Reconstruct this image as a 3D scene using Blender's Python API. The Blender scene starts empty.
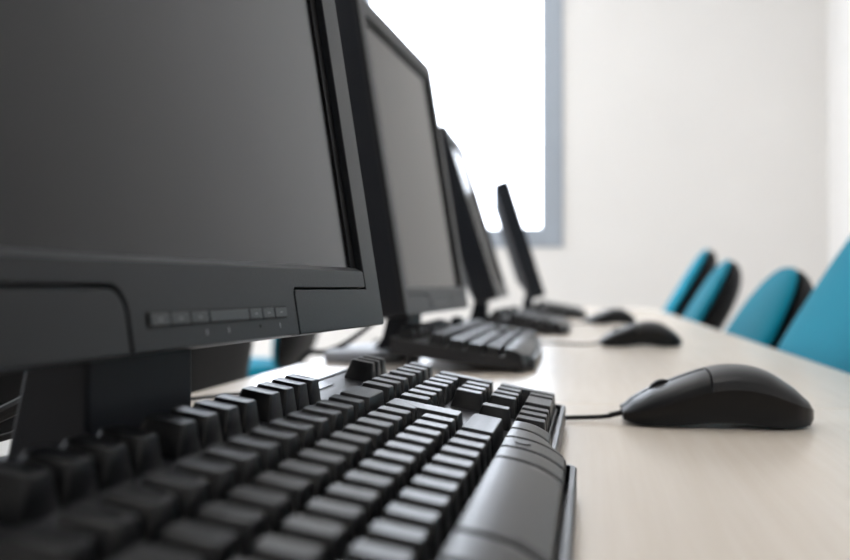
import bpy, bmesh, math, random
from mathutils import Vector, Matrix
random.seed(4)
sc = bpy.context.scene
COL = sc.collection
R = math.radians
TZ = 0.73            # desk height
CH = 0.086           # camera height above the desk

# ------------------------------------------------------------------ materials
def mat(name, col, rough=0.5, spec=0.5, metal=0.0, noise=0.0, nscale=40.0, bump=0.0, bscale=400.0, coat=0.0, sheen=0.0):
    m = bpy.data.materials.new(name); m.use_nodes = True
    nt = m.node_tree; b = nt.nodes['Principled BSDF']
    b.inputs['Base Color'].default_value = (*col, 1)
    b.inputs['Roughness'].default_value = rough
    b.inputs['Metallic'].default_value = metal
    b.inputs['Specular IOR Level'].default_value = spec
    b.inputs['Coat Weight'].default_value = coat
    b.inputs['Sheen Weight'].default_value = sheen
    tc = nt.nodes.new('ShaderNodeTexCoord')
    if noise:
        n = nt.nodes.new('ShaderNodeTexNoise'); n.inputs['Scale'].default_value = nscale
        n.inputs['Detail'].default_value = 4
        nt.links.new(tc.outputs['Object'], n.inputs['Vector'])
        r = nt.nodes.new('ShaderNodeValToRGB')
        r.color_ramp.elements[0].position = .3; r.color_ramp.elements[1].position = .7
        r.color_ramp.elements[0].color = (*[c * (1 - noise) for c in col], 1)
        r.color_ramp.elements[1].color = (*[min(1, c * (1 + noise)) for c in col], 1)
        nt.links.new(n.outputs['Fac'], r.inputs['Fac'])
        nt.links.new(r.outputs['Color'], b.inputs['Base Color'])
    if bump:
        n2 = nt.nodes.new('ShaderNodeTexNoise'); n2.inputs['Scale'].default_value = bscale
        n2.inputs['Detail'].default_value = 3
        nt.links.new(tc.outputs['Object'], n2.inputs['Vector'])
        bp = nt.nodes.new('ShaderNodeBump'); bp.inputs['Strength'].default_value = bump
        bp.inputs['Distance'].default_value = .001
        nt.links.new(n2.outputs['Fac'], bp.inputs['Height'])
        nt.links.new(bp.outputs['Normal'], b.inputs['Normal'])
    return m

def wood_mat():
    m = mat('beech_laminate', (.63, .555, .475), .26, .5)
    nt = m.node_tree; b = nt.nodes['Principled BSDF']
    tc = nt.nodes.new('ShaderNodeTexCoord')
    mp = nt.nodes.new('ShaderNodeMapping'); mp.inputs['Scale'].default_value = (170, 7, 20)
    n = nt.nodes.new('ShaderNodeTexNoise'); n.inputs['Scale'].default_value = 1; n.inputs['Detail'].default_value = 5
    r = nt.nodes.new('ShaderNodeValToRGB')
    r.color_ramp.elements[0].position = .35; r.color_ramp.elements[1].position = .7
    r.color_ramp.elements[0].color = (.765, .672, .57, 1); r.color_ramp.elements[1].color = (.80, .715, .62, 1)
    nt.links.new(tc.outputs['Object'], mp.inputs['Vector']); nt.links.new(mp.outputs['Vector'], n.inputs['Vector'])
    nt.links.new(n.outputs['Fac'], r.inputs['Fac']); nt.links.new(r.outputs['Color'], b.inputs['Base Color'])
    return m

def emit_mat(name, col, strength):
    m = bpy.data.materials.new(name); m.use_nodes = True
    nt = m.node_tree; nt.nodes.clear()
    o = nt.nodes.new('ShaderNodeOutputMaterial'); e = nt.nodes.new('ShaderNodeEmission')
    e.inputs['Color'].default_value = (*col, 1); e.inputs['Strength'].default_value = strength
    nt.links.new(e.outputs[0], o.inputs[0]); return m

def glass_mat():
    m = bpy.data.materials.new('window_glass'); m.use_nodes = True
    nt = m.node_tree; nt.nodes.clear()
    o = nt.nodes.new('ShaderNodeOutputMaterial'); mx = nt.nodes.new('ShaderNodeMixShader')
    t = nt.nodes.new('ShaderNodeBsdfTransparent'); g = nt.nodes.new('ShaderNodeBsdfGlossy')
    t.inputs['Color'].default_value = (.97, .97, .97, 1); g.inputs['Roughness'].default_value = .02
    mx.inputs[0].default_value = .05
    nt.links.new(t.outputs[0], mx.inputs[1]); nt.links.new(g.outputs[0], mx.inputs[2]); nt.links.new(mx.outputs[0], o.inputs[0])
    return m

M = dict(
    body=mat('charcoal_plastic', (.0075, .0092, .0112), .40, .28, bump=.12, bscale=900),
    body_side=mat('graphite_plastic', (.0065, .0085, .0135), .48, .28),
    lip=mat('lip_plastic_lit', (.045, .048, .052), .32, .5),  # paler than the chin: light from above is put into the colour
    recess=mat('black_plastic', (.003, .003, .0035), .5, .25),
    lcd=mat('matte_screen', (.002, .002, .0025), .15, .30),
    button=mat('button_plastic', (.018, .021, .023), .35, .5),
    mark=mat('grey_print', (.22, .23, .24), .6, .3),
    key=mat('key_plastic', (.0045, .0048, .0058), .36, .42, bump=.12, bscale=700),
    kcase=mat('keyboard_plastic', (.012, .0125, .0155), .36, .42, bump=.2, bscale=900),
    led=mat('indicator_window', (.20, .205, .22), .25, .5),
    mouse_side=mat('mouse_side_plastic', (.005, .005, .0055), .5, .3),
    mouse_top=mat('mouse_top_plastic', (.0105, .011, .013), .40, .5),
    mouse_button=mat('mouse_button_plastic', (.006, .0065, .008), .44, .30),
    rubber=mat('black_rubber', (.005, .005, .0055), .55, .3),
    table=wood_mat(),
    edge=mat('edge_band', (.45, .38, .31), .45, .4, noise=.05, nscale=60),
    seam=mat('desk_panel', (.60, .57, .53), .5, .4, noise=.02),
    wall=mat('white_paint', (.80, .774, .742), .75, .25, noise=.012, nscale=3, bump=.1, bscale=250),
    ceil=mat('ceiling_paint', (.83, .83, .82), .8, .2, noise=.01, nscale=4),
    floor=mat('floor_vinyl', (.56, .52, .47), .45, .4, noise=.06, nscale=25),
    alu=mat('grey_window_metal', (.34, .375, .42), .45, .5, noise=.02, nscale=10),
    trim=mat('trim_paint', (.62, .61, .59), .5, .4, noise=.01),
    teal=mat('teal_fabric', (.001, .20, .29), .8, .12, noise=.10, nscale=350, bump=.3, bscale=600, sheen=.0),
    shell=mat('dark_shell_plastic', (.006, .006, .0066), .6, .12, noise=.1, nscale=200),
    steel=mat('dark_metal', (.05, .05, .055), .35, .5, metal=.6),
    paper=mat('white_paper', (.80, .80, .80), .7, .2, noise=.02, nscale=20),
    blue=mat('blue_card', (.03, .06, .35), .5, .4, noise=.03),
    pale=mat('silver_plastic', (.27, .285, .32), .5, .4, noise=.02, nscale=30),
    glass=glass_mat(),
    lamp=emit_mat('lamp_diffuser', (1.0, .97, .93), 4.0),
)

# ------------------------------------------------------------------ helpers
def link(name, me_or_bm, m=None, parent=None, smooth=True, bevel=0.0, seg=2, loc=None, rot=None, angle=35):
    if isinstance(me_or_bm, bmesh.types.BMesh):
        bm = me_or_bm
        bmesh.ops.recalc_face_normals(bm, faces=bm.faces[:])
        me = bpy.data.meshes.new(name); bm.to_mesh(me); bm.free()
        if m: me.materials.append(m)
        if smooth:
            for p in me.polygons: p.use_smooth = True
            me.set_sharp_from_angle(angle=R(angle))
    else:
        me = me_or_bm
    o = bpy.data.objects.new(name, me); COL.objects.link(o)
    if parent: o.parent = parent
    if loc is not None: o.location = loc
    if rot is not None: o.rotation_euler = rot
    if bevel:
        b = o.modifiers.new('soft_edges', 'BEVEL'); b.width = bevel; b.segments = seg
        b.limit_method = 'ANGLE'; b.angle_limit = R(35); b.harden_normals = False
    return o

def tag(o, label=None, cat=None, group=None, kind=None):
    if label: o['label'] = label
    if cat: o['category'] = cat
    if group: o['group'] = group
    if kind: o['kind'] = kind
    return o

def empty(name, loc=(0, 0, 0), rz=0.0):
    o = bpy.data.objects.new(name, None); COL.objects.link(o)
    o.empty_display_size = .05; o.location = loc; o.rotation_euler = (0, 0, rz); return o

def copy_tree(o, parent=None):
    c = o.copy(); COL.objects.link(c)
    if parent: c.parent = parent
    for ch in list(o.children): copy_tree(ch, c)
    return c

def add_box(bm, x0, x1, y0, y1, z0, z1):
    vs = [bm.verts.new((x, y, z)) for x in (x0, x1) for y in (y0, y1) for z in (z0, z1)]
    for f in ((0, 1, 3, 2), (4, 6, 7, 5), (0, 4, 5, 1), (2, 3, 7, 6), (0, 2, 6, 4), (1, 5, 7, 3)):
        bm.faces.new([vs[i] for i in f])
    return vs

def box(name, x0, x1, y0, y1, z0, z1, m, parent=None, bevel=0.0, seg=2):
    bm = bmesh.new(); add_box(bm, x0, x1, y0, y1, z0, z1)
    return link(name, bm, m, parent, smooth=bevel > 0, bevel=bevel, seg=seg)

def offset_poly(P, d):
    """inward mitre offset of a counter-clockwise polygon"""
    n = len(P); out = []
    for i in range(n):
        a, b, c = Vector(P[i - 1]), Vector(P[i]), Vector(P[(i + 1) % n])
        e1, e2 = (b - a).normalized(), (c - b).normalized()
        n1, n2 = Vector((-e1.y, e1.x)), Vector((-e2.y, e2.x))
        k = n1 + n2; k = k / max(1e-6, k.dot(n1)) if k.length > 1e-6 else n1
        out.append(b + k * d)
    return out

def round_poly(P, r, seg=4):
    """round every corner; r is one radius or a list"""
    n = len(P); out = []
    for i in range(n):
        ri = r[i] if isinstance(r, (list, tuple)) else r
        a, b, c = Vector(P[i - 1]), Vector(P[i]), Vector(P[(i + 1) % n])
        if ri <= 1e-7: out.append(b.copy()); continue
        u, v = (a - b).normalized(), (c - b).normalized()
        ang = u.angle(v)
        if ang > math.pi - .05: out.append(b.copy()); continue
        t = ri / math.tan(ang / 2)
        p0, p1 = b + u * t, b + v * t
        cen = b + (u + v).normalized() * (ri / math.sin(ang / 2))
        a0 = math.atan2(p0.y - cen.y, p0.x - cen.x); a1 = math.atan2(p1.y - cen.y, p1.x - cen.x)
        da = (a1 - a0 + math.pi) % (2 * math.pi) - math.pi
        for k in range(seg + 1):
            w = a0 + da * k / seg
            out.append(cen + Vector((math.cos(w), math.sin(w))) * ri)
    return out

def loft(bm, rings, cap0=True, cap1=True, closed=True):
    vr = [[bm.verts.new(p) for p in ring] for ring in rings]
    for a, b in zip(vr, vr[1:]):
        n = len(a)
        for i in range(n if closed else n - 1):
            bm.faces.new((a[i], a[(i + 1) % n], b[(i + 1) % n], b[i]))
    if cap0: bm.faces.new(vr[0][::-1])
    if cap1: bm.faces.new(vr[-1])
    return vr

def prism_yz(P, x0, x1):
    """polygon in the panel plane (y, z) extruded from x0 to x1"""
    bm = bmesh.new(); loft(bm, [[(x0, p[0], p[1]) for p in P], [(x1, p[0], p[1]) for p in P]]); return bm

def tube_bm(pts, r, seg=10, sub=6, bm=None):
    """smooth tube through points (Catmull-Rom)"""
    P = [Vector(p) for p in pts]; Q = []
    for i in range(len(P) - 1):
        p0 = P[max(i - 1, 0)]; p1 = P[i]; p2 = P[i + 1]; p3 = P[min(i + 2, len(P) - 1)]
        for k in range(sub):
            t = k / sub
            Q.append(.5 * ((2 * p1) + (p2 - p0) * t + (2 * p0 - 5 * p1 + 4 * p2 - p3) * t * t + (3 * p1 - p0 - 3 * p2 + p3) * t ** 3))
    Q.append(P[-1])
    bm = bm or bmesh.new(); rings = []
    nrm = None
    for i, q in enumerate(Q):
        tg = (Q[min(i + 1, len(Q) - 1)] - Q[max(i - 1, 0)]).normalized()
        if nrm is None:
            nrm = tg.orthogonal().normalized()
        nrm = (nrm - tg * nrm.dot(tg)).normalized()
        bi = tg.cross(nrm)
        rr = r[i * (len(r) - 1) // max(1, len(Q) - 1)] if isinstance(r, (list, tuple)) else r
        rings.append([q + (nrm * math.cos(2 * math.pi * k / seg) + bi * math.sin(2 * math.pi * k / seg)) * rr for k in range(seg)])
    loft(bm, rings); return bm

def cyl_bm(c, r0, r1, h, seg=24, axis='z', bm=None):
    bm = bm or bmesh.new(); c = Vector(c)
    def pt(a, r, t):
        x, y = math.cos(a) * r, math.sin(a) * r
        return c + (Vector((x, y, t)) if axis == 'z' else Vector((x, t, y)) if axis == 'y' else Vector((t, x, y)))
    loft(bm, [[pt(2 * math.pi * k / seg, r, t) for k in range(seg)] for r, t in ((r0, 0), (r1, h))]); return bm

# ------------------------------------------------------------------ the room
XL, XR, YF, YB, ZC = -4.2, 1.215, -3.0, 5.2, 2.9
def struct(o): o['kind'] = 'structure'; return o
struct(box('floor', XL - .1, XR + .1, YF - .1, YB + .25, -.1, 0, M['floor']))
struct(box('ceiling', XL - .1, XR + .1, YF - .1, YB + .25, ZC, ZC + .1, M['ceil']))
struct(box('wall_right', XR, XR + .15, YF - .1, YB + .25, 0, ZC, M['wall']))
struct(box('wall_front', XL - .1, XR, YF - .1, YF, 0, ZC, M['wall']))
WX0, WX1, WZ0, WZ1 = -2.35, -.143, 1.032, 2.66          # window opening in the back wall
bm = bmesh.new()
add_box(bm, XL - .1, WX0, YB, YB + .2, 0, ZC); add_box(bm, WX1, XR, YB, YB + .2, 0, ZC)
add_box(bm, WX0, WX1, YB, YB + .2, 0, WZ0); add_box(bm, WX0, WX1, YB, YB + .2, WZ1, ZC)
struct(link('wall_back', bm, M['wall'], smooth=False))
LY0, LY1 = 1.3, 4.7                                     # window band in the wall across the room
bm = bmesh.new()
add_box(bm, XL - .15, XL, YF - .1, LY0, 0, ZC); add_box(bm, XL - .15, XL, LY1, YB + .2, 0, ZC)
add_box(bm, XL - .15, XL, LY0, LY1, 0, WZ0); add_box(bm, XL - .15, XL, LY0, LY1, WZ1, ZC)
struct(link('wall_left', bm, M['wall'], smooth=False))
struct(box('baseboard_back', XL, XR - .014, YB - .014, YB, 0, .09, M['trim'], bevel=.003))
struct(box('baseboard_right', XR - .014, XR, YF, YB, 0, .09, M['trim'], bevel=.003))

FW = .120
def window(name, place):
    """place maps (along, depth, up) to the world"""
    def fr(bmx, a0, a1, z0, z1, d0, d1):
        p, q = place(a0, d0), place(a1, d1)
        add_box(bmx, min(p[0], q[0]), max(p[0], q[0]), min(p[1], q[1]), max(p[1], q[1]), z0, z1)
    return fr
bm = bmesh.new()
add_box(bm, WX0, WX0 + FW, YB - .012, YB + .07, WZ0, WZ1); add_box(bm, WX1 - FW, WX1, YB - .012, YB + .07, WZ0, WZ1)
add_box(bm, WX0 + FW, WX1 - FW, YB - .012, YB + .07, WZ0, WZ0 + .106); add_box(bm, WX0 + FW, WX1 - FW, YB - .012, YB + .07, WZ1 - .106, WZ1)
xm = (WX0 + WX1) / 2
add_box(bm, xm - .03, xm + .03, YB - .008, YB + .065, WZ0 + .106, WZ1 - .106)
w = struct(link('window_1', bm, M['alu'], smooth=True, bevel=.004))
box('glass_pane', WX0 + FW - .005, WX1 - FW + .005, YB + .03, YB + .036, WZ0 + .085, WZ1 - .085, M['glass'], w)
bm = bmesh.new()
add_box(bm, XL - .07, XL + .012, LY0, LY0 + FW, WZ0, WZ1); add_box(bm, XL - .07, XL + .012, LY1 - FW, LY1, WZ0, WZ1)
add_box(bm, XL - .07, XL + .012, LY0 + FW, LY1 - FW, WZ0, WZ0 + .106); add_box(bm, XL - .07, XL + .012, LY0 + FW, LY1 - FW, WZ1 - .106, WZ1)
for k in (1, 2):
    yy = LY0 + (LY1 - LY0) * k / 3; add_box(bm, XL - .065, XL + .008, yy - .03, yy + .03, WZ0 + .106, WZ1 - .106)
w2 = struct(link('window_2', bm, M['alu'], smooth=True, bevel=.004))
box('glass_pane', XL - .036, XL - .03, LY0 + FW - .005, LY1 - FW + .005, WZ0 + .085, WZ1 - .085, M['glass'], w2)

# ceiling lamps; the last one is added to brighten the near desk tops
for i, (x, y) in enumerate(((-.6, 2.0), (-.6, 4.0), (-2.8, 2.0), (-2.8, 4.0), (-.25, .1))):
    t = empty('ceiling_light', (x, y, ZC))
    where = ('above the desk row by the second monitor', 'above the desk row near the back window', 'over the open floor beside the window band',
             'over the open floor in the corner by the back window', 'added over the first desks to brighten their tops')[i]
    tag(t, 'square white ceiling lamp ' + where, 'lamp', 'ceiling lamps')
    bm = bmesh.new()
    for a in ((-.31, .31, -.31, -.29), (-.31, .31, .29, .31), (-.31, -.29, -.29, .29), (.29, .31, -.29, .29)):
        add_box(bm, *a, -.03, -.0005)
    link('frame', bm, M['trim'], t, smooth=False)
    box('diffuser', -.29, .29, -.29, .29, -.022, -.012, M['lamp'], t)

# ------------------------------------------------------------------ desks
DX0, DX1 = -.319, .254
seams = [-.93, -.11, .71, 1.53, 2.35, 3.17, 3.99]
dl = ['beech desk behind the camera at the start of the row', 'beech desk carrying the first monitor and the large keyboard in front',
      'beech desk carrying the sharp black mouse and the second monitor', 'beech desk carrying the third monitor and its small blurred mouse',
      'beech desk carrying the last monitor in the row', 'empty beech desk at the end of the row by the back wall']
for i, (a, b) in enumerate(zip(seams, seams[1:])):
    t = empty('desk', ((DX0 + DX1) / 2, (a + b) / 2, 0))
    tag(t, dl[i], 'desk', 'beech desks set end to end')
    hx, hy = (DX1 - DX0) / 2, (b - a) / 2 - .0006
    box('desk_top', -hx, hx, -hy, hy, TZ - .025, TZ, M['table'], t, bevel=.0012)
    for s in (-1, 1):
        box('side_panel', -hx + .02, -hx + .17, s * (hy - .012) - .011, s * (hy - .012) + .011, 0, TZ - .025, M['seam'], t, bevel=.001)
    box('modesty_panel', -hx + .03, -hx + .048, -hy + .024, hy - .024, .30, TZ - .026, M['seam'], t, bevel=.001)

# ------------------------------------------------------------------ monitor
MW, MH = .36, .338
def make_monitor():
    root = empty('monitor')
    hw = MW / 2
    panel = []
    # rear housing: front rectangle that narrows towards the back
    bm = bmesh.new()
    def rect(x, ins, r, zin0=None):
        z0 = (zin0 if zin0 is not None else ins)
        P = round_poly([(-hw + ins, z0), (hw - ins, z0), (hw - ins, MH - ins), (-hw + ins, MH - ins)], r, 4)
        return [(x, p[0], p[1]) for p in P]
    loft(bm, [rect(-.0052, .0008, .004), rect(-.040, .0008, .004), rect(-.044, .003, .006), rect(-.047, .012, .010), rect(-.060, .05, .02), rect(-.064, .058, .02)])
    panel.append(link('housing', bm, M['body_side'], root))
    # outer bezel: one C-shaped piece; its lower ends are the two plain covers
    bz, tp = .022, .020
    P = [(-.0625, 0), (-.0625, .0200), (-hw + bz, .0200), (-hw + bz, MH - tp), (hw - bz, MH - tp), (hw - bz, .0192), (.0645, .0192), (.0645, 0),
         (hw, 0), (hw, MH), (-hw, MH), (-hw, 0)]
    rad = [0, .0075, .0006, .002, .002, .0006, .0026, 0, .0022, .004, .004, .0022]
    P = round_poly(P, rad, 5)
    panel.append(link('bezel', prism_yz(P, -.005, .0), M['body'], root, bevel=.0009, seg=3))
    # control panel: strip under the screen and the middle of the chin
    g = .0010
    g2 = .0016
    P = [(-.0625 + g2, .0003), (.0645 - g, .0003), (.0645 - g, .0202), (hw - bz - .0007, .0202), (hw - bz - .0007, .0285), (-hw + bz + .0007, .0285), (-hw + bz + .0007, .0214), (-.0625 + g2, .0214)]
    rad = [.0004, .0004, .0030, .0015, .0012, .0012, .0015, .0085]
    P = round_poly(P, rad, 5)
    cp = link('control_panel', prism_yz(P, -.005, -.0001), M['body'], root, bevel=.0015, seg=3)
    panel.append(cp)
    # button strip
    b0, b1 = -.0518, .0527
    slot = link('button_slot', prism_yz(round_poly([(b0, .0073), (b1, .0073), (b1, .0127), (b0, .0127)], .0006, 3), -.0008, .0002), M['recess'], cp)
    xs = [(-.0510, -.0395), (-.0388, -.0270), (-.0263, -.0140), (-.0133, .0170), (.0177, .0284), (.0291, .0398), (.0405, .0519)]
    for i, (a, b) in enumerate(xs):
        k = link('button', prism_yz(round_poly([(a, .0080), (b, .0080), (b, .0120), (a, .0120)], .0005, 3), 0, .0008), M['button'], cp, bevel=.0003)
    # small printed marks under and on the buttons
    def mk(y, z, w_, h_, x=-.0001):
        bm = bmesh.new(); add_box(bm, x, x + .0001, y - w_ / 2, y + w_ / 2, z - h_ / 2, z + h_ / 2)
        link('printed_mark', bm, M['mark'], cp, smooth=False)
    for y in (-.0155, .0005, .045): mk(y, .0048, .0010, .0020)
    for a, b in xs[:3] + xs[4:]: mk((a + b) / 2, .0100, .0024, .0005, .00076)
    link('indicator_lamp', cyl_bm((-.0001, .0268, .0052), .0006, .0006, .0003, 12, 'x'), M['recess'], cp)
    bm = bmesh.new()
    pr = [(-.0004, .0279), (-.0004, .0284), (-.0042, .0310), (-.0048, .0310), (-.0048, .0279)]
    loft(bm, [[(p[0], yy, p[1]) for p in pr] for yy in (-hw + bz + .0006, hw - bz - .0006)])
    link('screen_lip', bm, M['lip'], cp, smooth=False)
    # screen with its black border
    s = link('screen', prism_yz([(-hw + bz - .004, .024), (hw - bz + .004, .024), (hw - bz + .004, MH - tp + .004), (-hw + bz - .004, MH - tp + .004)], -.0065, -.0046), M['lcd'], root, smooth=False)
    panel.append(s)
    ring = bmesh.new()
    y0, y1, z0, z1 = -hw + bz - .003, hw - bz + .003, .0265, MH - tp + .003
    for q in ((y0, y0 + .0105, z0, z1), (y1 - .0105, y1, z0, z1), (y0, y1, z1 - .009, z1)):
        add_box(ring, -.0047, -.0038, *q)
    link('screen_border', ring, M['recess'], s, smooth=False)
    for o in panel: o['tilting'] = 1
    return root, panel

def finish_monitor(root, x, y, rz, tilt, zb, label, first=False):
    root.location = (x, y, TZ + .0003); root.rotation_euler = (0, 0, rz)
    root['label'] = label
    for ch in root.children:
        if ch.get('tilting'):
            ch.location = (0, 0, zb); ch.rotation_euler = (0, -tilt, 0)

def make_stand(root):
    # column: extruded side profile, back edge flaring towards the base
    bm = bmesh.new()
    prof = [(-.033, .0), (-.033, .150), (-.062, .170), (-.062, .110), (-.0562, .055), (-.066, .014), (-.080, .0)]
    P = round_poly(prof, [.0, .004, .004, .02, .02, .02, 0], 4)
    loft(bm, [[(p[0], -.0365, p[1] + .010) for p in P], [(p[0], .0325, p[1] + .010) for p in P]])
    link('neck', bm, M['body_side'], root, bevel=.0018, seg=3)
    bm = bmesh.new()
    def ell(z, k): return [(-.084 + k * .048 * math.copysign(abs(math.cos(a)) ** .6, math.cos(a)), k * .092 * math.copysign(abs(math.sin(a)) ** .6, math.sin(a)), z) for a in [2 * math.pi * i / 48 for i in range(48)]]
    loft(bm, [ell(.0, .98), ell(.002, 1.0), ell(.009, 1.0), ell(.012, .96), ell(.0135, .86)])
    tag(link('stand_base', bm, M['pale'], root), 'pale silver base')

mon, _ = make_monitor(); make_stand(mon)
tag(mon, None, 'monitor', 'flat monitors in a row on the desks')
specs = [(-.1265, .3224, -R(5.5), R(9.2), .0656, 'dark flat monitor above the big keyboard, first of the row, with buttons on its chin'),
         (-.173, 1.12, -R(2.7), R(9.2), .0570, 'dark flat monitor second in the row, its grey screen beside the first one'),
         (-.172, 1.925, R(1.5), R(17), .066, 'blurred dark monitor third in the row, leaning back with a thin bright front'),
         (-.132, 2.80, R(4), R(17.5), .062, 'small blurred black monitor last in the row, standing before the window corner')]
mons = []
for i, (x, y, rz, tl, zb, lab) in enumerate(specs):
    o = mon if i == 0 else copy_tree(mon)
    finish_monitor(o, x, y, rz, tl, zb, lab); mons.append(o)

# cables of the first two monitors hang at their backs
def local_tube(root, pts, r, name='cable', m=None):
    mw = Matrix.Translation(root.location) @ root.rotation_euler.to_matrix().to_4x4()
    inv = mw.inverted()
    return link(name, tube_bm([inv @ Vector((p[0], p[1], p[2] + TZ)) for p in pts], r), m or M['rubber'], root)
local_tube(mons[0], [(-.195, .33, .09), (-.222, .36, .072), (-.262, .373, .048), (-.30, .36, .032), (-.333, .335, .012), (-.343, .325, -.03), (-.347, .32, -.2)], .0042)
local_tube(mons[0], [(-.195, .34, .062), (-.225, .37, .044), (-.265, .380, .026), (-.30, .365, .014), (-.331, .345, .007), (-.343, .335, -.03), (-.347, .33, -.2)], .0034)
local_tube(mons[0], [(-.195, .35, .06), (-.228, .382, .034), (-.262, .398, .018), (-.30, .388, .0105), (-.327, .37, .0065), (-.338, .35, -.03), (-.342, .34, -.2)], .0018)

local_tube(mons[1], [(-.225, 1.215, .09), (-.255, 1.185, .058), (-.272, 1.15, .036), (-.288, 1.10, .0185), (-.306, 1.08, .010), (-.327, 1.07, .0065), (-.336, 1.06, -.03), (-.336, 1.06, -.2)], .0034)

# ------------------------------------------------------------------ keyboard
U = .01905
TLT = .18
ct, st = math.cos(TLT), math.sin(TLT)
KX0, KZ0 = 0.0, .0227            # key-top plane at the arrow row; the root sits at that row's x
KH = .0100                        # key height above its plate
ROFF = {6: 0, 5: -.0001, 4: -.0008, 3: -.0006, 2: .0016, 1: .0008}
BROW = {6: 0, 5: U, 4: 2 * U, 3: 3 * U, 2: 4 * U, 1: .1085}
def plane_z(x, drop=0.0): return KZ0 - x * math.tan(TLT) - drop
key_cache = {}
def key_mesh(poly, key, dish=True, h=KH):
    """lofted key cap from a counter-clockwise base outline centred on the origin"""
    if key in key_cache: return key_cache[key]
    bm = bmesh.new(); rings = []
    def ring(ins, z, r, shift=0.0, iy=None):
        k = 1.0 if not iy else ins / iy          # a different inset across the key than along it
        Q = offset_poly([(p[0], p[1] * k) for p in poly], ins)
        return [Vector((p.x + shift, p.y, z)) for p in round_poly([(q.x, q.y / k) for q in Q], r, 3)]
    rings.append(ring(.0004, -.003, .0010)); rings.append(ring(.0004, 0, .0010))
    rings.append(ring(.0023, h * .965, .0013, -.0002, .0037)); rings.append(ring(.0027, h, .0012, -.0002, .0042))
    if dish:
        md = min(max(p[0] for p in poly) - min(p[0] for p in poly), max(p[1] for p in poly) - min(p[1] for p in poly))
        rings.append(ring(.0042, h - .00012, .0008, -.0002, min(.0055, md * .37))); rings.append(ring(min(.0066, md * .40), h - .00020, .0003, -.0002, min(.0068, md * .42)))
    loft(bm, rings)
    bmesh.ops.recalc_face_normals(bm, faces=bm.faces[:])
    me = bpy.data.meshes.new('key'); bm.to_mesh(me); bm.free(); me.materials.append(M['key'])
    for p in me.polygons: p.use_smooth = True
    me.set_sharp_from_angle(angle=R(28))
    key_cache[key] = me
    return me

def rect_poly(dx, dy): return [(-dx / 2, -dy / 2), (dx / 2, -dy / 2), (dx / 2, dy / 2), (-dx / 2, dy / 2)]

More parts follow.
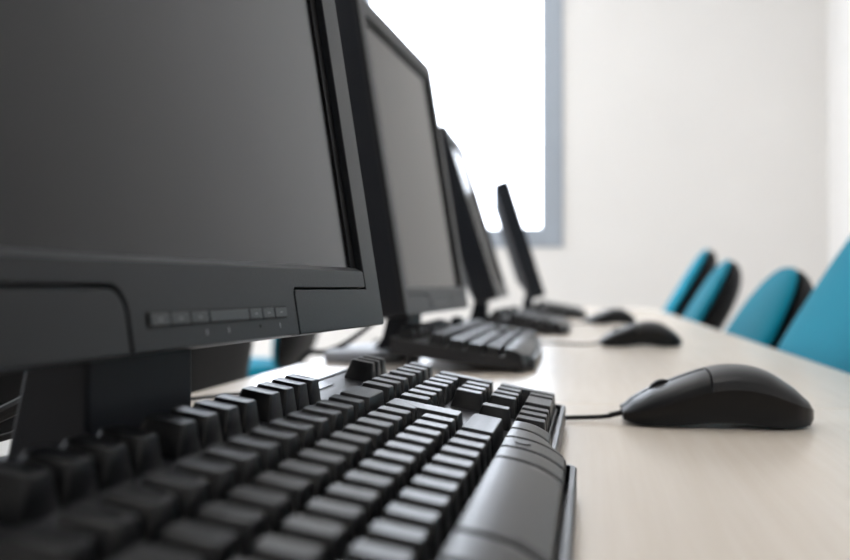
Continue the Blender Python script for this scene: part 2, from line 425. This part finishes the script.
def make_keyboard():
    root = empty('keyboard')
    def put(name, u0, u1, b, me, ro=0.0, h=KH):
        zt = KZ0 + b * st + ro
        # foot of the key: h below the top along the tilted normal
        return link(name, me, None, root, loc=(-b * ct - h * st, (u0 + u1) / 2 * U, zt - h * ct), rot=(0, TLT, 0))
    def key(u0, u1, row, name='key', rows=1):
        b = BROW[row] if rows == 1 else (BROW[row] + BROW[row + 1]) / 2
        dx = U * rows - .0009
        w_ = (u1 - u0) * U - .0009
        return put(name, u0, u1, b, key_mesh(rect_poly(dx, w_), (round(dx, 5), round(w_, 5))), ROFF[row] if rows == 1 else -.0004)
    # number row
    for k in range(13): key(k, k + 1, 2)
    key(13, 15, 2, 'backspace_key')
    key(0, 1.5, 3, 'tab_key')
    for k in range(12): key(1.5 + k, 2.5 + k, 3)
    key(0, 1.75, 4, 'caps_key')
    for k in range(12): key(1.75 + k, 2.75 + k, 4)
    key(0, 1.25, 5, 'shift_key')
    for k in range(11): key(1.25 + k, 2.25 + k, 5)
    key(12.25, 15, 5, 'shift_key')
    # two-row enter key: wide above, narrow below
    bm_, w1, w2_ = .00045, 1.5 * U, 1.25 * U
    yr = 15 * U - bm_
    yc = 14.25 * U; xc = -(BROW[3] + BROW[4]) / 2
    L = [(-U + bm_, 13.5 * U + bm_ - yc), (0 - bm_, 13.5 * U + bm_ - yc), (0 - bm_, 13.75 * U + bm_ - yc), (U - bm_, 13.75 * U + bm_ - yc), (U - bm_, yr - yc), (-U + bm_, yr - yc)]
    put('enter_key', 13.5, 15, (BROW[3] + BROW[4]) / 2, key_mesh(L, 'enter', dish=False), -.0006)
    # function row
    key(0, 1, 1, 'escape_key')
    for s0 in (2, 6.5, 11):
        for k in range(4): key(s0 + k, s0 + k + 1, 1, 'function_key')
    for k in range(3):
        u0 = 19.75 + k * .74
        dx, w_ = .0175, .0136
        put('power_key', u0, u0 + .74, .1045, key_mesh(rect_poly(dx, w_), ('pw',)), .0012)
    # navigation block and number pad
    for r in (2, 3):
        for k in range(3): key(15.25 + k, 16.25 + k, r, 'navigation_key')
    key(16.25, 17.25, 5, 'arrow_key')
    for k in range(3): key(15.25 + k, 16.25 + k, 6, 'arrow_key')
    for r in (2, 3, 4, 5):
        for k in range(3): key(18.5 + k, 19.5 + k, r, 'number_pad_key')
    key(21.5, 22.5, 2, 'number_pad_key')
    key(21.5, 22.5, 3, 'plus_key', 2); key(21.5, 22.5, 5, 'number_pad_enter_key', 2)
    key(18.5, 20.5, 6, 'zero_key'); key(20.5, 21.5, 6, 'number_pad_key')
    # front row: deep keys that roll down over the bulging front edge
    XO = .0276
    def front_x(u):        # front edge of the deep keys (relative to the root)
        a, b = -.0098 + XO, -.0178 + XO
        def sm(t): t = max(0, min(1, t)); return t * t * (3 - 2 * t)
        return a + (b - a) * (sm((u - 12.3) / 1.5) if u > 7 else sm((1.5 - u) / 1.5))
    xb = -.0352 + XO
    def deep(name, u0, u1, mark=False):
        bm = bmesh.new(); rings = []
        n = max(6, int((u1 - u0) * 3))
        g = .0012
        us = [(u0 * U + g, .0008, .0016)] + [(u0 * U + g + .0003, .0003, .0004)]
        us += [(u0 * U + g + .0011 + ((u1 - u0) * U - 2 * g - .0022) * k / n, 0, 0) for k in range(n + 1)]
        us += [(u1 * U - g - .0003, .0003, .0004), (u1 * U - g, .0008, .0016)]
        for y, ins, dz in us:
            xf = front_x(y / U) + .0002 - ins * .6
            xbk = xb + ins
            pr = [(xb - .001, plane_z(xb, KH + .002))]
            Lk = xf - xbk
            pr += [(xbk + .0002, plane_z(xbk, .0018 + dz)), (xbk + .0008, plane_z(xbk, .0006 + dz))]
            for k in range(9):
                t = .06 + .94 * k / 8
                x = xbk + .001 + (Lk - .0018) * t
                pr.append((x, KZ0 - (xbk) * math.tan(TLT) - .0002 - dz - (x - xbk) * .10 - .0060 * (Lk / .0254) * t ** 2.6))
            z_end = pr[-1][1]
            pr += [(xf - .0002, z_end - .0010), (xf, z_end - .0025), (xf, plane_z(xf, KH + .002))]
            rings.append([(p[0], y, p[1]) for p in pr])
        loft(bm, rings)
        return link(name, bm, M['key'], root, angle=24)
    for a, b, nm in ((0, 1.5, 'control_key'), (1.5, 3.0, 'modifier_key'), (3.0, 4.4, 'modifier_key'), (4.4, 10, 'space_bar'),
                     (10, 11.25, 'modifier_key'), (11.25, 12.5, 'modifier_key'), (12.5, 13.75, 'modifier_key'), (13.75, 15, 'control_key')):
        k = deep(nm, a, b)
        if a in (1.5, 11.25):          # small raised emblem on these two keys
            y = (a + b) / 2 * U; x = xb + .0085
            e = cyl_bm((0, 0, 0), .0034, .0031, .0005, 20)
            ob = link('emblem', e, M['key'], k)
            ob.location = (x, y, KZ0 - xb * math.tan(TLT) - .0002 - (x - xb) * .10 - .0004); ob.rotation_euler = (0, .16, 0)
    # case: lower tray with a rim and the upper plate
    def outline(off):
        P = []
        e0, e1 = -.40 * U + off, 22.92 * U - off
        back = -.1235 + off
        n = 240
        for k in range(n + 1):
            y = e0 + (e1 - e0) * k / n; u = y / U
            q = max(0, min(1, (u - 12.35) / .55 if u > 7 else (1.45 - u) / .55)); q = q * q * (3 - 2 * q)
            P.append((-.0054 + XO + (-.0150 + .0054) * q - off, y))
        P += [(back, e1), (back, e0)]
        return P
    def zb(x): return max(.0012, .0012 + (.02 - x) * .115)
    def rim(x): return max(plane_z(x, KH + .0006), .0124)
    A, B, C_, D = outline(0), outline(.0006), outline(.0024), outline(.0028)
    bm = bmesh.new()
    loft(bm, [[(p[0], p[1], zb(p[0])) for p in A], [(p[0], p[1], rim(p[0]) - .0007) for p in A], [(p[0], p[1], rim(p[0])) for p in B],
              [(p[0], p[1], rim(p[0])) for p in C_], [(p[0], p[1], plane_z(p[0], KH + .0045)) for p in D]])
    link('lower_case', bm, M['kcase'], root, angle=30)
    P1, P2, P3 = outline(.0046), outline(.0046), outline(.0052)
    bm = bmesh.new()
    loft(bm, [[(p[0], p[1], plane_z(p[0], KH + .0048)) for p in P1], [(p[0], p[1], plane_z(p[0], KH + .0008)) for p in P2], [(p[0], p[1], plane_z(p[0], KH + .0002)) for p in P3]])
    link('key_plate', bm, M['kcase'], root, angle=30)
    # indicator window in the flat area after the function keys
    bm = bmesh.new(); add_box(bm, -.1165, -.1100, 15.35 * U, 18.0 * U, 0, .0006)
    for v in bm.verts: v.co.z += plane_z(v.co.x, KH + .0002)
    link('indicator_window', bm, M['led'], root)
    # feet
    for uu in (1.0, 20.8):
        bm = bmesh.new(); x = -.108
        add_box(bm, x - .004, x + .004, uu * U, uu * U + .022, .0, .019)
        link('folding_foot', bm, M['kcase'], root, bevel=.001)
    for uu in (1.0, 20.8):
        bm = bmesh.new(); add_box(bm, .0, .006, uu * U, uu * U + .018, .0, .0045)
        link('rubber_pad', bm, M['rubber'], root)
    return root

kb = make_keyboard()
tag(kb, None, 'keyboard', 'black keyboards on the desks')
kspec = [(-.0276, .158, 0, 'large black keyboard in front of the first monitor, keys in close view'),
         (-.0775, .955, R(.8), 'blurred black keyboard under the second monitor, its end face dark'),
         (-.060, 1.71, 0, 'small blurred black keyboard under the third monitor'),
         (-.032, 2.60, 0, 'tiny blurred black keyboard under the last monitor of the row')]
kbs = []
for i, (x, y, rz, lab) in enumerate(kspec):
    o = kb if i == 0 else copy_tree(kb)
    o.location = (x, y, TZ + .0003); o.rotation_euler = (0, 0, rz); o['label'] = lab; kbs.append(o)
local_tube(kbs[0], [(-.146, .455, .022), (-.162, .458, .010), (-.19, .468, .0036), (-.24, .515, .0036), (-.29, .555, .0040), (-.312, .56, .0060), (-.328, .56, .0050), (-.333, .56, -.02), (-.333, .56, -.15)], .0022)

# ------------------------------------------------------------------ mouse
def make_mouse(L=.1165):
    """nose at x = -L/2, tail at x = +L/2"""
    root = empty('mouse')
    def interp(T, V, t):
        for i in range(len(T) - 1):
            if t <= T[i + 1]:
                k = (t - T[i]) / (T[i + 1] - T[i]); 
                p0 = V[max(i - 1, 0)]; p1 = V[i]; p2 = V[i + 1]; p3 = V[min(i + 2, len(V) - 1)]
                return .5 * (2 * p1 + (p2 - p0) * k + (2 * p0 - 5 * p1 + 4 * p2 - p3) * k * k + (3 * p1 - p0 - 3 * p2 + p3) * k ** 3)
        return V[-1]
    T = [0, .06, .15, .30, .45, .60, .75, .88, .96, 1.0]
    top = [.0090, .0148, .0212, .0282, .0342, .0366, .0338, .0243, .0158, .0095]
    hw = [.0190, .0240, .0277, .0292, .0287, .0293, .0305, .0265, .0175, .0045]
    seam = [.0068, .0085, .0112, .0172, .0220, .0235, .0203, .0148, .0115, .0090]
    bot = [.0030, .0012, .0010, .0016, .0030, .0030, .0014, .0010, .0018, .0035]
    N = 44
    ts = [i / N for i in range(N + 1)]
    def sec(t):
        return (-L / 2 + L * t, interp(T, top, t), interp(T, hw, t), interp(T, seam, t), interp(T, bot, t))
    # lower shell
    bm = bmesh.new(); rings = []
    for t in ts:
        x, zt, w_, zs, zb = sec(t)
        ring = []
        for s in (-1, 1):
            col = []
            for k in range(7):
                q = k / 6
                bulge = 1.0 - .06 * math.sin(q * math.pi) - .03 * (1 - q)
                col.append((x, s * w_ * bulge, zb + (zs - zb) * q))
            ring += col if s > 0 else col[::-1]
        rings.append(ring)
    loft(bm, rings)
    link('lower_shell', bm, M['mouse_side'], root, angle=60)
    # upper skin, cut in two buttons and a palm cover
    def upper(t0, t1, a0, a1, lift=0.0, n=None):
        bm = bmesh.new(); rings = []
        n = n or max(6, int((t1 - t0) * 44)); m = 18
        for i in range(n + 1):
            t = t0 + (t1 - t0) * i / n
            x, zt, w_, zs, zb = sec(t)
            ring = []
            for k in range(m + 1):
                a = math.pi * (a0 + (a1 - a0) * k / m)
                c, s = math.cos(a), math.sin(a)
                ring.append((x, w_ * 1.004 * math.copysign(abs(c) ** .72, c), zs + (zt - zs + lift) * abs(s) ** .8))
            inner = [(p[0], p[1] * .93, zs - .0004 + (p[2] - zs) * .86) for p in ring[::-1]]
            rings.append(ring + inner)
        loft(bm, rings); return bm
    cut = .440
    link('palm_cover', upper(cut + .010, 1.0, 0, 1), M['mouse_top'], root, angle=50)
    link('button', upper(0, cut, 0, .488), M['mouse_button'], root, angle=50)
    link('button', upper(0, cut, .512, 1), M['mouse_button'], root, angle=50)
    x, zt, w_, zs, zb = sec(.22)
    bm = bmesh.new()
    prof = [(.0100, -.0034), (.0116, -.0030), (.0120, -.0012), (.0120, .0012), (.0116, .0030), (.0100, .0034)]
    loft(bm, [[(x + math.cos(a) * r * .82, y, zt - .0080 + math.sin(a) * r * .88) for a in [2 * math.pi * i / 28 for i in range(28)]] for r, y in prof])
    link('scroll_wheel', bm, M['rubber'], root, angle=50)
    bm = bmesh.new(); tube_bm([(-L / 2 + .004, 0, .0062), (-L / 2 - .004, 0, .0042), (-L / 2 - .008, 0, .0032)], .0018, bm=bm, seg=12)
    link('cord_sleeve', bm, M['rubber'], root)
    return root
ms = make_mouse(); tag(ms, None, 'mouse', 'black corded mice on the desks')
mspec = [(.0782, .624, R(2), 'black corded mouse in sharp view beside the large keyboard'),
         (.072, 1.41, R(3), 'blurred black mouse beside the second keyboard, before the smallest mouse'),
         (.047, 2.235, R(20), 'smallest blurred black mouse, far along the desk row by the wall')]
mice = []
for i, (x, y, rz, lab) in enumerate(mspec):
    o = ms if i == 0 else copy_tree(ms)
    o.location = (x, y, TZ + .0004); o.rotation_euler = (0, 0, rz); o['label'] = lab; mice.append(o)
def nose(o, d=.0655): return (o.location.x - d * math.cos(o.rotation_euler.z), o.location.y - d * math.sin(o.rotation_euler.z))
nx, ny = nose(mice[0])
local_tube(mice[0], [(nx, ny, .0032), (nx - .015, ny - .003, .0024), (nx - .05, ny - .010, .0021), (nx - .10, ny - .010, .0021), (nx - .16, .66, .0027), (nx - .22, .700, .0027), (-.248, .713, .0027), (-.270, .704, .0027), (-.292, .670, .0027), (-.3115, .645, .0036), (-.3265, .637, .0030), (-.331, .635, -.02), (-.331, .634, -.2)], .0015, 'cord')
for o in mice[1:]:
    nx, ny = nose(o); ye = kbs[mice.index(o)].location.y + .482      # just past that keyboard's end
    ye = max(ye, ny - .02)
    local_tube(o, [(nx, ny, .0032), (nx - .02, ny - .001, .0024), (nx - .06, ny + (ye - ny) * .8, .0022), (nx - .12, ye, .0021), (nx - .22, ye, .0021), (-.312, ye, .0036), (-.3265, ye, .0030), (-.331, ye, -.02), (-.331, ye, -.2)], .0015, 'cord')

# ------------------------------------------------------------------ chairs
LEAN = R(30)
def pillow(w, h, df, db, p=2.7, egg=.16, nr=12, na=56, curve=.0):
    """closed cushion in the y-z plane, centred; front bulges to -x by df, back to +x by db"""
    bm = bmesh.new(); front = []; back = []
    def pt(r, a, side):
        c, s = math.cos(a), math.sin(a)
        y = w / 2 * r * math.copysign(abs(c) ** (2 / p), c); z = h / 2 * r * math.copysign(abs(s) ** (2 / p), s)
        y *= 1 - egg * (z / (h / 2))
        d = (1 - r ** 4) ** .5
        x = -df * d if side < 0 else db * d
        return (x - curve * ((y / (w / 2)) ** 2), y, z)
    rs = [math.sin(math.pi / 2 * i / nr) for i in range(1, nr + 1)]
    angs = [2 * math.pi * i / na for i in range(na)]
    rings = [[pt(r, a, -1) for a in angs] for r in rs] + [[pt(r, a, 1) for a in angs] for r in rs[-2::-1]]
    loft(bm, rings); return bm

def make_chair():
    """user faces -x; origin on the floor under the column"""
    root = empty('office_chair')
    up = []
    # lean: the cushion plane passes through (.2, z=.70)
    rot = (0, LEAN, 0)
    c = Vector((.205, 0, .690))
    up.append(link('backrest', pillow(.45, .46, .022, .012), M['teal'], root, loc=c, rot=rot))
    up.append(link('back_shell', pillow(.452, .462, .004, .064), M['shell'], root, loc=c + Vector((.012 * math.cos(LEAN), 0, -.012 * math.sin(LEAN))), rot=rot))
    bm = pillow(.47, .46, .040, .018, 3.2, .06)
    up.append(link('seat', bm, M['teal'], root, loc=(-.045, 0, .455), rot=(0, R(90), 0)))
    up.append(link('seat_pan', pillow(.45, .44, .006, .028, 3.2, .06), M['shell'], root, loc=(-.045, 0, .440), rot=(0, R(90), 0)))
    bm = tube_bm([(.0, 0, .415), (.08, 0, .405), (.135, 0, .43), (.165, 0, .52), (.215, 0, .62)], .016)
    up.append(link('spine', bm, M['shell'], root))
    for o in up: o['raised'] = 1; o['z0'] = o.location.z
    link('gas_lift', cyl_bm((0, 0, .08), .026, .026, .20, 20), M['steel'], root)
    up.append(link('gas_piston', cyl_bm((0, 0, .12), .014, .014, .31, 16), M['steel'], root)); up[-1]['raised'] = 1; up[-1]['z0'] = 0.0
    for k in range(5):
        a = 2 * math.pi * k / 5 + .3
        d = Vector((math.cos(a), math.sin(a), 0))
        bm = tube_bm([d * .012 + Vector((0, 0, .105)), d * .15 + Vector((0, 0, .09)), d * .27 + Vector((0, 0, .07))], [.022, .02, .016, .013], seg=12)
        lg = link('leg', bm, M['shell'], root)
        bm = bmesh.new(); p = d * .265
        loft(bm, [[(p.x - d.y * t + d.x * math.cos(b) * r, p.y + d.x * t + d.y * math.cos(b) * r, .027 + math.sin(b) * r) for b in [2 * math.pi * j / 18 for j in range(18)]] for r, t in ((.020, -.02), (.026, -.014), (.026, .014), (.020, .02))])
        tube_bm([(p.x, p.y, .028), (p.x, p.y, .075)], .006, bm=bm, sub=2)
        link('caster', bm, M['rubber'], lg)
    return root
ch = make_chair(); tag(ch, None, 'chair', 'teal office chairs')
TLN = math.tan(LEAN)
def cx(front, dz):       # chair x so that the cushion front meets the desk level at x = front
    # cushion front line: x = .205 - .022/cos + (z - .690 - dz) * tan
    return front - (.205 - .022 / math.cos(LEAN) + (TZ - .690 - dz) * TLN)
cspec = [(cx(.289, .105), 1.30, R(4), .105, 'teal chair with the largest backrest, tucked at the desk edge beside the sharp mouse'),
         (cx(.284, -.035), 1.93, R(1), -.035, 'teal chair second along the desk edge, showing a rounded back with dark rear shell'),
         (cx(.284, .005), 2.93, R(-2), .008, 'teal chair third along the desk edge counted from the sharp mouse'),
         (cx(.280, .060), 3.68, R(-3), .070, 'teal chair last along the desk edge, narrowest in view by the back wall'),
         (-1.24, 3.27, R(4), .06, 'teal chair seen through the gap below the first monitor'),
         (-.80, 1.27, 0, .02, 'chair whose dark back shell shows beside the first monitor neck'),
         (-.81, .73, R(-4), .03, 'chair whose dark back shell shows behind the first monitor cables')]
for i, (x, y, rz, dz, lab) in enumerate(cspec):
    o = ch if i == 0 else copy_tree(ch)
    o.location = (x, y, 0); o.rotation_euler = (0, 0, rz); o['label'] = lab
    o['group'] = 'teal chairs along the desk edge' if i < 4 else 'chairs across the aisle'
    for c in o.children:
        if c.get('raised'): c.location.z = c['z0'] + dz
        if i >= 4 and c.name.startswith('back'):
            c.rotation_euler.y = R(12)
            if c.name.startswith('back_shell'): c.location.x = .205 + .012 * math.cos(R(12)); c.location.z = .690 + dz

# ------------------------------------------------------------------ small things on the desks
t = empty('notepad', (-.2935, .457, TZ + .0004), 0); tag(t, 'white notepad with blue backing board lying behind the first monitor neck', 'notepad')
box('paper_block', -.0235, .0235, -.045, .047, .0012, .0042, M['paper'], t, bevel=.0003)
box('backing_board', -.024, .024, -.050, .0475, .0, .0012, M['blue'], t, bevel=.0002)

# ------------------------------------------------------------------ daylight
wd = bpy.data.worlds.new('overcast_sky'); sc.world = wd; wd.use_nodes = True
bg = wd.node_tree.nodes['Background']; bg.inputs[0].default_value = (.85, .92, 1.03, 1); bg.inputs[1].default_value = 6.0
def portal(name, loc, rot, sx, sy):
    l = bpy.data.lights.new(name, 'AREA'); l.shape = 'RECTANGLE'; l.size = sx; l.size_y = sy
    l.cycles.is_portal = True
    o = bpy.data.objects.new(name, l); COL.objects.link(o); o.location = loc; o.rotation_euler = rot
portal('sky_portal', ((WX0 + WX1) / 2, YB + .1, (WZ0 + WZ1) / 2), (R(-90), 0, 0), WX1 - WX0, WZ1 - WZ0)
portal('sky_portal', (XL - .1, (LY0 + LY1) / 2, (WZ0 + WZ1) / 2), (0, R(-90), 0), WZ1 - WZ0, LY1 - LY0)

# ------------------------------------------------------------------ camera
cam = bpy.data.cameras.new('camera'); co = bpy.data.objects.new('camera', cam); COL.objects.link(co)
yaw = math.atan(165 / 950)
co.location = (0, 0, TZ + CH)
co.rotation_euler = (R(90) + math.atan(7 / 950), 0, yaw)
cam.sensor_width = 36; cam.lens = 36 * 950 / 850; cam.clip_start = .01; cam.clip_end = 100
cam.dof.use_dof = True; cam.dof.focus_distance = .45; cam.dof.aperture_fstop = 7.2
sc.camera = co

sc.view_settings.view_transform = 'Standard'; sc.view_settings.look = 'None'
sc.view_settings.gamma = 1.0; sc.view_settings.use_curve_mapping = False
sc.view_settings.exposure = 0.9
sc.cycles.use_denoising = True
sc.cycles.max_bounces = 10; sc.cycles.diffuse_bounces = 6; sc.cycles.glossy_bounces = 4
sc.cycles.transparent_max_bounces = 12
sc.cycles.caustics_reflective = False; sc.cycles.caustics_refractive = False
sc.cycles.sample_clamp_indirect = 6
